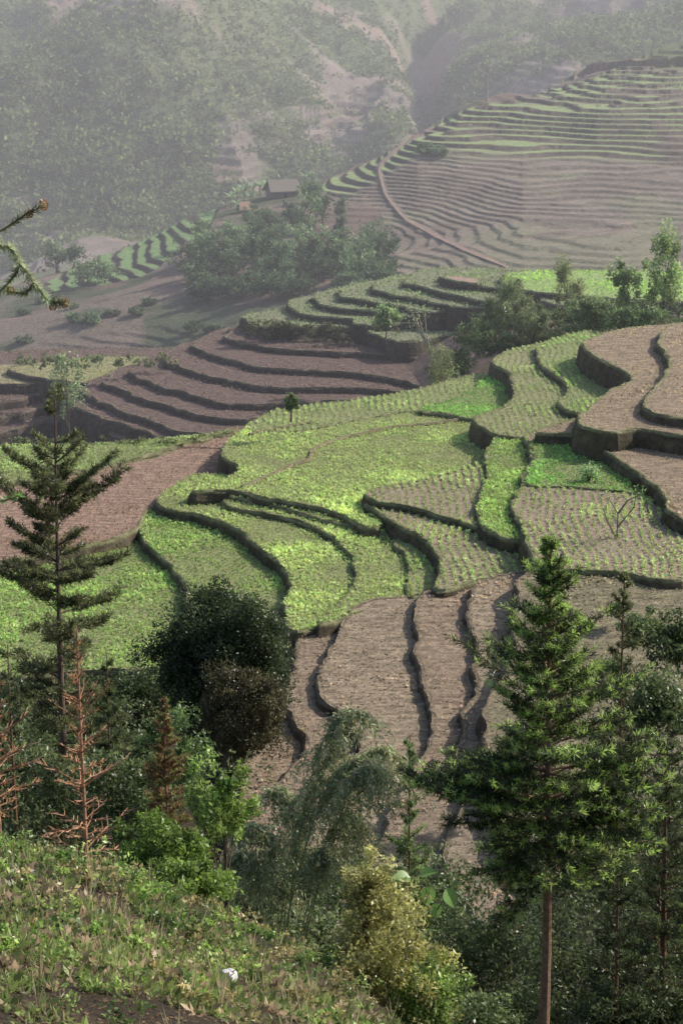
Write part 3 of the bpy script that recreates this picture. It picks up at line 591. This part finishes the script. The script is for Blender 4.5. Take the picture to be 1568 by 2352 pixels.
for k in range(26):
    u=30+rng.random()*370; v=828+rng.normal()*5; p=P_(u,v,312); broad('',p,p,.6+.7*rng.random(),1,.4+.5*rng.random(),6,90,.35,(.07,.09,.04),(.15,.19,.08),trunk=0,mb=mb,hollow=.2)
for k in range(60):
    u=20+rng.random()*540; v=1012-(u>400)*(u-400)*.12+rng.normal()*3; y=205; p=P_(u,v,y); broad('',p,p,.25+.4*rng.random(),.4,.15+.3*rng.random(),5,60,.16,(.08,.09,.045),(.17,.19,.10),trunk=0,mb=mb,hollow=.2)
mb.build('hedgerow_shrubs',[M_SCRUB,M_BARK])
# bare tree + bamboo poles
mb=MB(); y=158
for pts in [[(1415,1312),(1416,1240),(1418,1180),(1400,1150),(1380,1140)],[(1418,1180),(1440,1150),(1470,1135)],[(1418,1210),(1455,1165),(1460,1130)],[(1436,1285),(1430,1250),(1417,1225)],[(1416,1240),(1395,1200),(1385,1170)]]:
    Q=np.array([P_(u,v,y) for u,v in pts]); tube(mb,Q,np.linspace(.09,.02,len(Q)),(.16,.13,.11),6)
    c=Q[-1]+rng.normal(size=(14,3))*.35; leaves(mb,c,.3,.15,jit((.14,.22,.06),14))
mb.build('bare_branched_tree',[M_LEAF,M_BARK])
mb=MB()
for (u,v) in [(940,705),(958,712),(975,710),(950,722)]:
    tube(mb,np.array([P_(985,800,255),P_((985+u)/2-2,760,255),P_(u,v,255)]),[.09,.06,.03],(.3,.26,.2),5)
    q=P_(u,v,255); leaves(mb,q+rng.normal(size=(40,3))*[.6,.6,.7]-[0,0,.4],.4,.1,jit((.2,.22,.12),40))
mb.build('leaning_bamboo',[M_LEAF,M_BARK])
# valley grove
mb=MB()
def dtree(u,v,h,w,conif=False,c=1.):
    p=hit(u,v,445,700); n=int(300+60*h)
    if conif:
        for kk in range(5):
            f=kk/5; ww=w*.5*(1-f*.75); broad('',p,p+[0,0,h*(.15+.8*f)],ww,ww,h*.13,8,n//5,.7,np.array((.05,.075,.045))*c,np.array((.12,.16,.085))*c,trunk=.2 if kk==4 else 0,mb=mb,hollow=.2,clr=.3,limbs=4)
    else: broad('',p,p+[0,0,h*.6],w*.5,w*.5,h*.42,22,n,.75,np.array((.055,.085,.045))*c,np.array((.14,.185,.095))*c,trunk=.25,mb=mb,hollow=.3,clr=.26,limbs=6,lj=.22)
for (u,v,h,w,cf) in [(435,640,9,7,0),(485,600,8,7,0),(540,590,9,7,0),(580,665,13,6,1),(655,675,13,6,1),(715,650,11,7,1),(710,570,12,7,0),(785,560,12,6,1),(640,610,10,7,0),(600,590,9,7,0),(560,620,9,7,0),(760,620,9,7,0),(830,620,8,7,0),(690,620,10,7,0),(520,640,9,7,0),(880,600,7,6,0),(130,620,7,6,0),(170,610,6,5,0),(200,655,6,8,0),(240,650,5,7,0),(800,650,8,7,0),(850,570,6,6,0),(712,465,6,5,0),(740,530,9,6,0),(460,560,6,6,0),(670,530,7,6,0),(620,535,6,5,0),(580,530,7,6,0)]:
    dtree(u,v,h,w,cf,.7+.7*rng.random())
for k in range(80):
    u=440+rng.random()*450; v=580+rng.random()*110; dtree(u,v,2.5+3*rng.random(),4+2*rng.random(),False,.5+.5*rng.random())
for k in range(18):
    u=20+rng.random()*480; v=680+rng.random()*110; dtree(u,v,.8+1.2*rng.random()**2,3,False,.6+.4*rng.random())
for k in range(12):
    dtree(960+rng.random()*60,360-rng.random()*20,1+rng.random(),1.6,False,1.1)
mb.build('distant_tree_grove',[M_SCRUB,M_BARK])
mb=MB(); p=hit(1118,235,560,760)
tube(mb,np.array([p,p+[0,0,8]]),[.35,.2],(.25,.22,.2),5)
for k in range(12):
    a=rng.random()*6.28; q=p+[0,0,3+5*rng.random()]; e=q+[math.cos(a)*4,math.sin(a)*2,2+2.5*rng.random()]; tube(mb,np.array([q,(q+e)/2+[0,0,-.3],e]),[.16,.1,.05],(.25,.22,.2),4)
mb.build('bare_branched_tree',[M_LEAF,M_BARK])
# hillside shrubs
mb=MB(); ok=np.where((GY>760)&(U>-280)&(U<1860)&(VP>-60)&(VP<620)); k=rng.integers(0,len(ok[0]),75000)
ri,ci=ok[0][k],ok[1][k]; vg=veg[ri,ci]; m=R(len(k))<vg**1.5*.9+.06; ri,ci=ri[m],ci[m]
p=np.stack([GX[ri,ci],GY[ri,ci],GZ[ri,ci]],-1); n=len(p); sz=.7+2.6*R(n)**4; idx=np.repeat(np.arange(n),10)
off=rng.normal(size=(len(idx),3))*.55; off[:,2]=np.abs(off[:,2])*1.1
c=p[idx]+off*sz[idx][:,None]; cb=(np.array((.105,.125,.055))*(.45+1.1*R(n,1)))[idx]*(.8+.4*R(len(idx),1))
leaves(mb,c,1.1*sz[idx]*.7,.7*sz[idx]*.7,cb); mb.build('hillside_scrub',[M_SCRUB])
# hut with thatched roof
def hut(u,v,w,dp,h,rh,roof,name):
    p=hit(u,v,540,640); e=bpy.data.objects.new(name,None); bpy.context.scene.collection.objects.link(e)
    x,y,z=p; z-=.3; a=.35; ca,sa=math.cos(a),math.sin(a)
    tf=lambda A:np.stack([x+ca*A[...,0]-sa*A[...,1],y+sa*A[...,0]+ca*A[...,1],z+A[...,2]],-1)
    def box(x0,x1,y0,y1,z0,z1):
        c=np.array([[x0,y0,z0],[x1,y0,z0],[x1,y1,z0],[x0,y1,z0],[x0,y0,z1],[x1,y0,z1],[x1,y1,z1],[x0,y1,z1]],float)
        return tf(c[np.array([[0,1,5,4],[1,2,6,5],[2,3,7,6],[3,0,4,7],[4,5,6,7],[3,2,1,0]])])
    m=MB(); m.add(box(-w/2,w/2,-dp/2,dp/2,0,h),(.13,.10,.08)); 
    m.add(tf(np.array([[[-w/2,-dp/2,h],[-w/2,dp/2,h],[-w/2,0,h+rh]],[[w/2,-dp/2,h],[w/2,dp/2,h],[w/2,0,h+rh]]],float)),(.13,.10,.08)); m.build('walls',[M_WALL],e)
    m=MB(); o=1.; zz=h-rh*2*o/dp*.9
    for sg in(-1,1):
        for th in(0,.35):
            m.add(tf(np.array([[[-w/2-o,sg*(dp/2+o),zz+th],[w/2+o,sg*(dp/2+o),zz+th],[w/2+o*.6,0,h+rh+.1+th],[-w/2-o*.6,0,h+rh+.1+th]]])),roof)
        m.add(tf(np.array([[[-w/2-o,sg*(dp/2+o),zz],[w/2+o,sg*(dp/2+o),zz],[w/2+o,sg*(dp/2+o),zz+.35],[-w/2-o,sg*(dp/2+o),zz+.35]]])),np.array(roof)*.8)
    m.build('roof',[M_WALL],e)
    m=MB(); m.add(box(-.5,.5,-dp/2-.06,-dp/2+.02,0,1.9),(.04,.03,.025)); m.build('door',[M_WALL],e)
    m=MB(); m.add(box(w/4,w/4+.9,-dp/2-.06,-dp/2+.02,1,1.8),(.03,.03,.03)); m.build('window',[M_WALL],e)
hut(648,450,7,5,2.2,2.,(.15,.13,.11),'thatched_farmhouse')
hut(562,486,1.6,1.6,1.5,.9,(.28,.17,.14),'small_farm_shed')
def banana(u,v,h,n=9,name='banana_plant'):
    p=hit(u,v,540,640); m=MB(); tube(m,np.array([p,p+[0,0,h*.45]]),[.2,.14],(.15,.17,.08),6)
    for k in range(n):
        a=k*2.4+rng.random(); el=.5+.8*rng.random(); L=h*.65; s=np.linspace(0,1,6); hd=np.array([math.cos(a),math.sin(a),0])
        mid=p+[0,0,h*.43]+hd*(s*L*math.cos(el))[:,None]+np.array([0,0,1.])*(L*(math.sin(el)*s-.45*s*s))[:,None]
        sd=np.array([-math.sin(a),math.cos(a),0]); w=np.sin(np.pi*(s*.9+.08))*.5
        for sg in(-1,1):
            e=mid+sd*(sg*w)[:,None]-np.array([0,0,.15])*w[:,None]; m.add(np.stack([mid[:-1],mid[1:],e[1:],e[:-1]],1),np.array((.18,.23,.14))*(.8+.4*rng.random()),0)
    m.build(name,[M_LEAF,M_BARK])
for (u,v,h) in [(530,478,6),(545,472,7),(562,466,7),(580,458,7),(598,452,6.5),(545,490,5),(575,475,5.5),(612,450,6),(700,430,6),(715,425,5)]: banana(u,v,h)
# dirt path on hill
pp=[]; 
for (a,b_) in zip(PATH[:-1],PATH[1:]):
    for t in np.linspace(0,1,10)[:-1]: pp.append(hit(a[0]+(b_[0]-a[0])*t,a[1]+(b_[1]-a[1])*t,445,720))
pp=np.array(pp); 
ker=np.ones(5)/5; pp=np.stack([np.convolve(np.pad(pp[:,k],2,'edge'),ker,'valid') for k in range(3)],-1)
tg=unit(np.gradient(pp,axis=0)); sd=unit(np.cross(tg,[0,0,1.])); mb=MB(); l=pp-sd*.35+[0,0,.25]; r=pp+sd*.35+[0,0,.25]
mb.add(np.stack([l[:-1],l[1:],r[1:],r[:-1]],1),(.16,.115,.095)); mb.build('dirt_path',[M_FIELD])
# foreground grass
mb=MB(); n=66000; uu=-250+R(n)*1500; yy=5.6+R(n)**.8*19
pz=np.array([ground(a,b_) for a,b_ in zip(uu,yy)])
dn=fbm(pz[:,0],pz[:,1],.9,3,71); dn2=fbm(pz[:,0],pz[:,1],.35,3,77); bare=np.exp(-((pz[:,0]+1.0)/.5)**2-((pz[:,1]-8.0)/.6)**2)
m=(dn+.9*dn2+.35-1.*bare)>R(n)*.7-.25; pz=pz[m]; dn=dn[m]; dn2=dn2[m]; n=len(pz); idx=np.repeat(np.arange(n),4)
d=rdir(len(idx))*.9; d[:,2]=np.abs(d[:,2])+.15; d=unit(d)
ty=R(n)-.3*dn2; gc=np.where(ty[:,None]<.62,np.array((.11,.14,.045)),np.array((.19,.145,.095)))*(.4+1.0*R(n,1))*(1+.4*dn[:,None])
L=(.02+.055*R(n))*(1+.5*dn)
wd=np.where(R(n)<.5,.45,.12)[idx]; leaves(mb,pz[idx]+(R(len(idx),3)-.5)*.03,L[idx],L[idx]*wd,gc[idx],d)
k=rng.integers(0,n,320); idx=np.repeat(k,7); d=rdir(len(idx))*.35; d[:,2]=1; d=unit(d); leaves(mb,pz[idx],.08+.18*R(len(idx)),.005,jit((.21,.19,.11),len(idx)),d)
mb.build('foreground_grass',[M_LEAF])
mb=MB(); n=9000; uu=-250+R(n)*1200; yy=5.4+R(n)*7; q=np.array([ground(a,b_) for a,b_ in zip(uu,yy)])+[0,0,.008]
d=rdir(n); d[:,2]*=.35; d=unit(d); leaves(mb,q,.012+.03*R(n),.012,jit((.10,.07,.045),n,.6,.1),d,0,1.5); mb.build('leaf_litter',[M_SCRUB])
mb=MB()
for k in range(260):
    u=-50+rng.random()*1000; y=7.6+rng.random()**.7*10; p=ground(u,y)+[0,0,.03]; r=.04+.14*rng.random()**2
    if abs(p[0]+1.)<.35 and y<8.4: continue
    cc=np.array([(.09,.14,.03),(.05,.08,.02),(.15,.13,.06),(.13,.17,.05)][rng.integers(4)]); broad('',p,p,r*1.3,r*1.3,r*.9,8,150,.022+.018*rng.random(),cc*.8,cc*1.9,trunk=0,mb=mb,hollow=.2)
mb.build('low_weeds',[M_LEAF,M_BARK])
# pale stone
p=ground(522,11.2); th=np.linspace(0,2*math.pi,17)[:-1]; m=MB(); rr=[]
for zz,rd in[(-.04,.055),(.0,.052),(.018,.036),(.024,.015)]: rr.append(np.stack([p[0]+np.cos(th)*rd*(1+.15*np.sin(th*3)),p[1]+np.sin(th)*rd*.8,p[2]+.05+zz+.004*np.sin(th*2)],-1))
for a,b_ in zip(rr[:-1],rr[1:]): m.add(np.stack([a,np.roll(a,-1,0),np.roll(b_,-1,0),b_],1),(.4,.4,.42))
m.add(rr[-1][None],(.4,.4,.42)); m.build('pale_rock',[M_BARK],smooth=False)
# ---------------------------------------------------------------- haze, light, camera
bpy.ops.mesh.primitive_cube_add(size=1,location=(0,1200,-60)); hz=bpy.context.object; hz.name='valley_haze'; hz.scale=(3600,2060,280)
m,N,L=nt('haze'); o=N.new('ShaderNodeOutputMaterial'); vs=N.new('ShaderNodeVolumeScatter'); vs.inputs['Density'].default_value=.00058
vs.inputs['Color'].default_value=(.95,.92,1,1); vs.inputs['Anisotropy'].default_value=0; L.new(vs.outputs[0],o.inputs['Volume']); hz.data.materials.append(m)
EL=math.radians(36); S=Vector((.9,.42,0)).normalized(); AZ=math.atan2(S.x,S.y)
S=Vector((S.x*math.cos(EL),S.y*math.cos(EL),math.sin(EL)))
w=bpy.data.worlds.new('World'); bpy.context.scene.world=w; w.use_nodes=True; N=w.node_tree.nodes; L=w.node_tree.links
sky=N.new('ShaderNodeTexSky'); sky.sky_type='NISHITA'; sky.sun_disc=False; sky.sun_elevation=EL; sky.sun_rotation=AZ; sky.dust_density=2
L.new(sky.outputs[0],N['Background'].inputs[0]); N['Background'].inputs[1].default_value=.15
ld=bpy.data.lights.new('sun','SUN'); ld.energy=5; ld.angle=math.radians(.5); ld.color=(1,.93,.82)
lo=bpy.data.objects.new('sun',ld); bpy.context.scene.collection.objects.link(lo); lo.rotation_euler=S.to_track_quat('Z','Y').to_euler()
cd=bpy.data.cameras.new('camera'); cam=bpy.data.objects.new('camera',cd); bpy.context.scene.collection.objects.link(cam)
cd.sensor_fit='VERTICAL'; cd.sensor_height=36; cd.lens=36*F/2352; cd.clip_start=.1; cd.clip_end=6000
cam.rotation_euler=(math.pi/2-PITCH,0,0); bpy.context.scene.camera=cam
vsn=bpy.context.scene.view_settings; vsn.view_transform='Standard'; vsn.look='None'; vsn.exposure=0
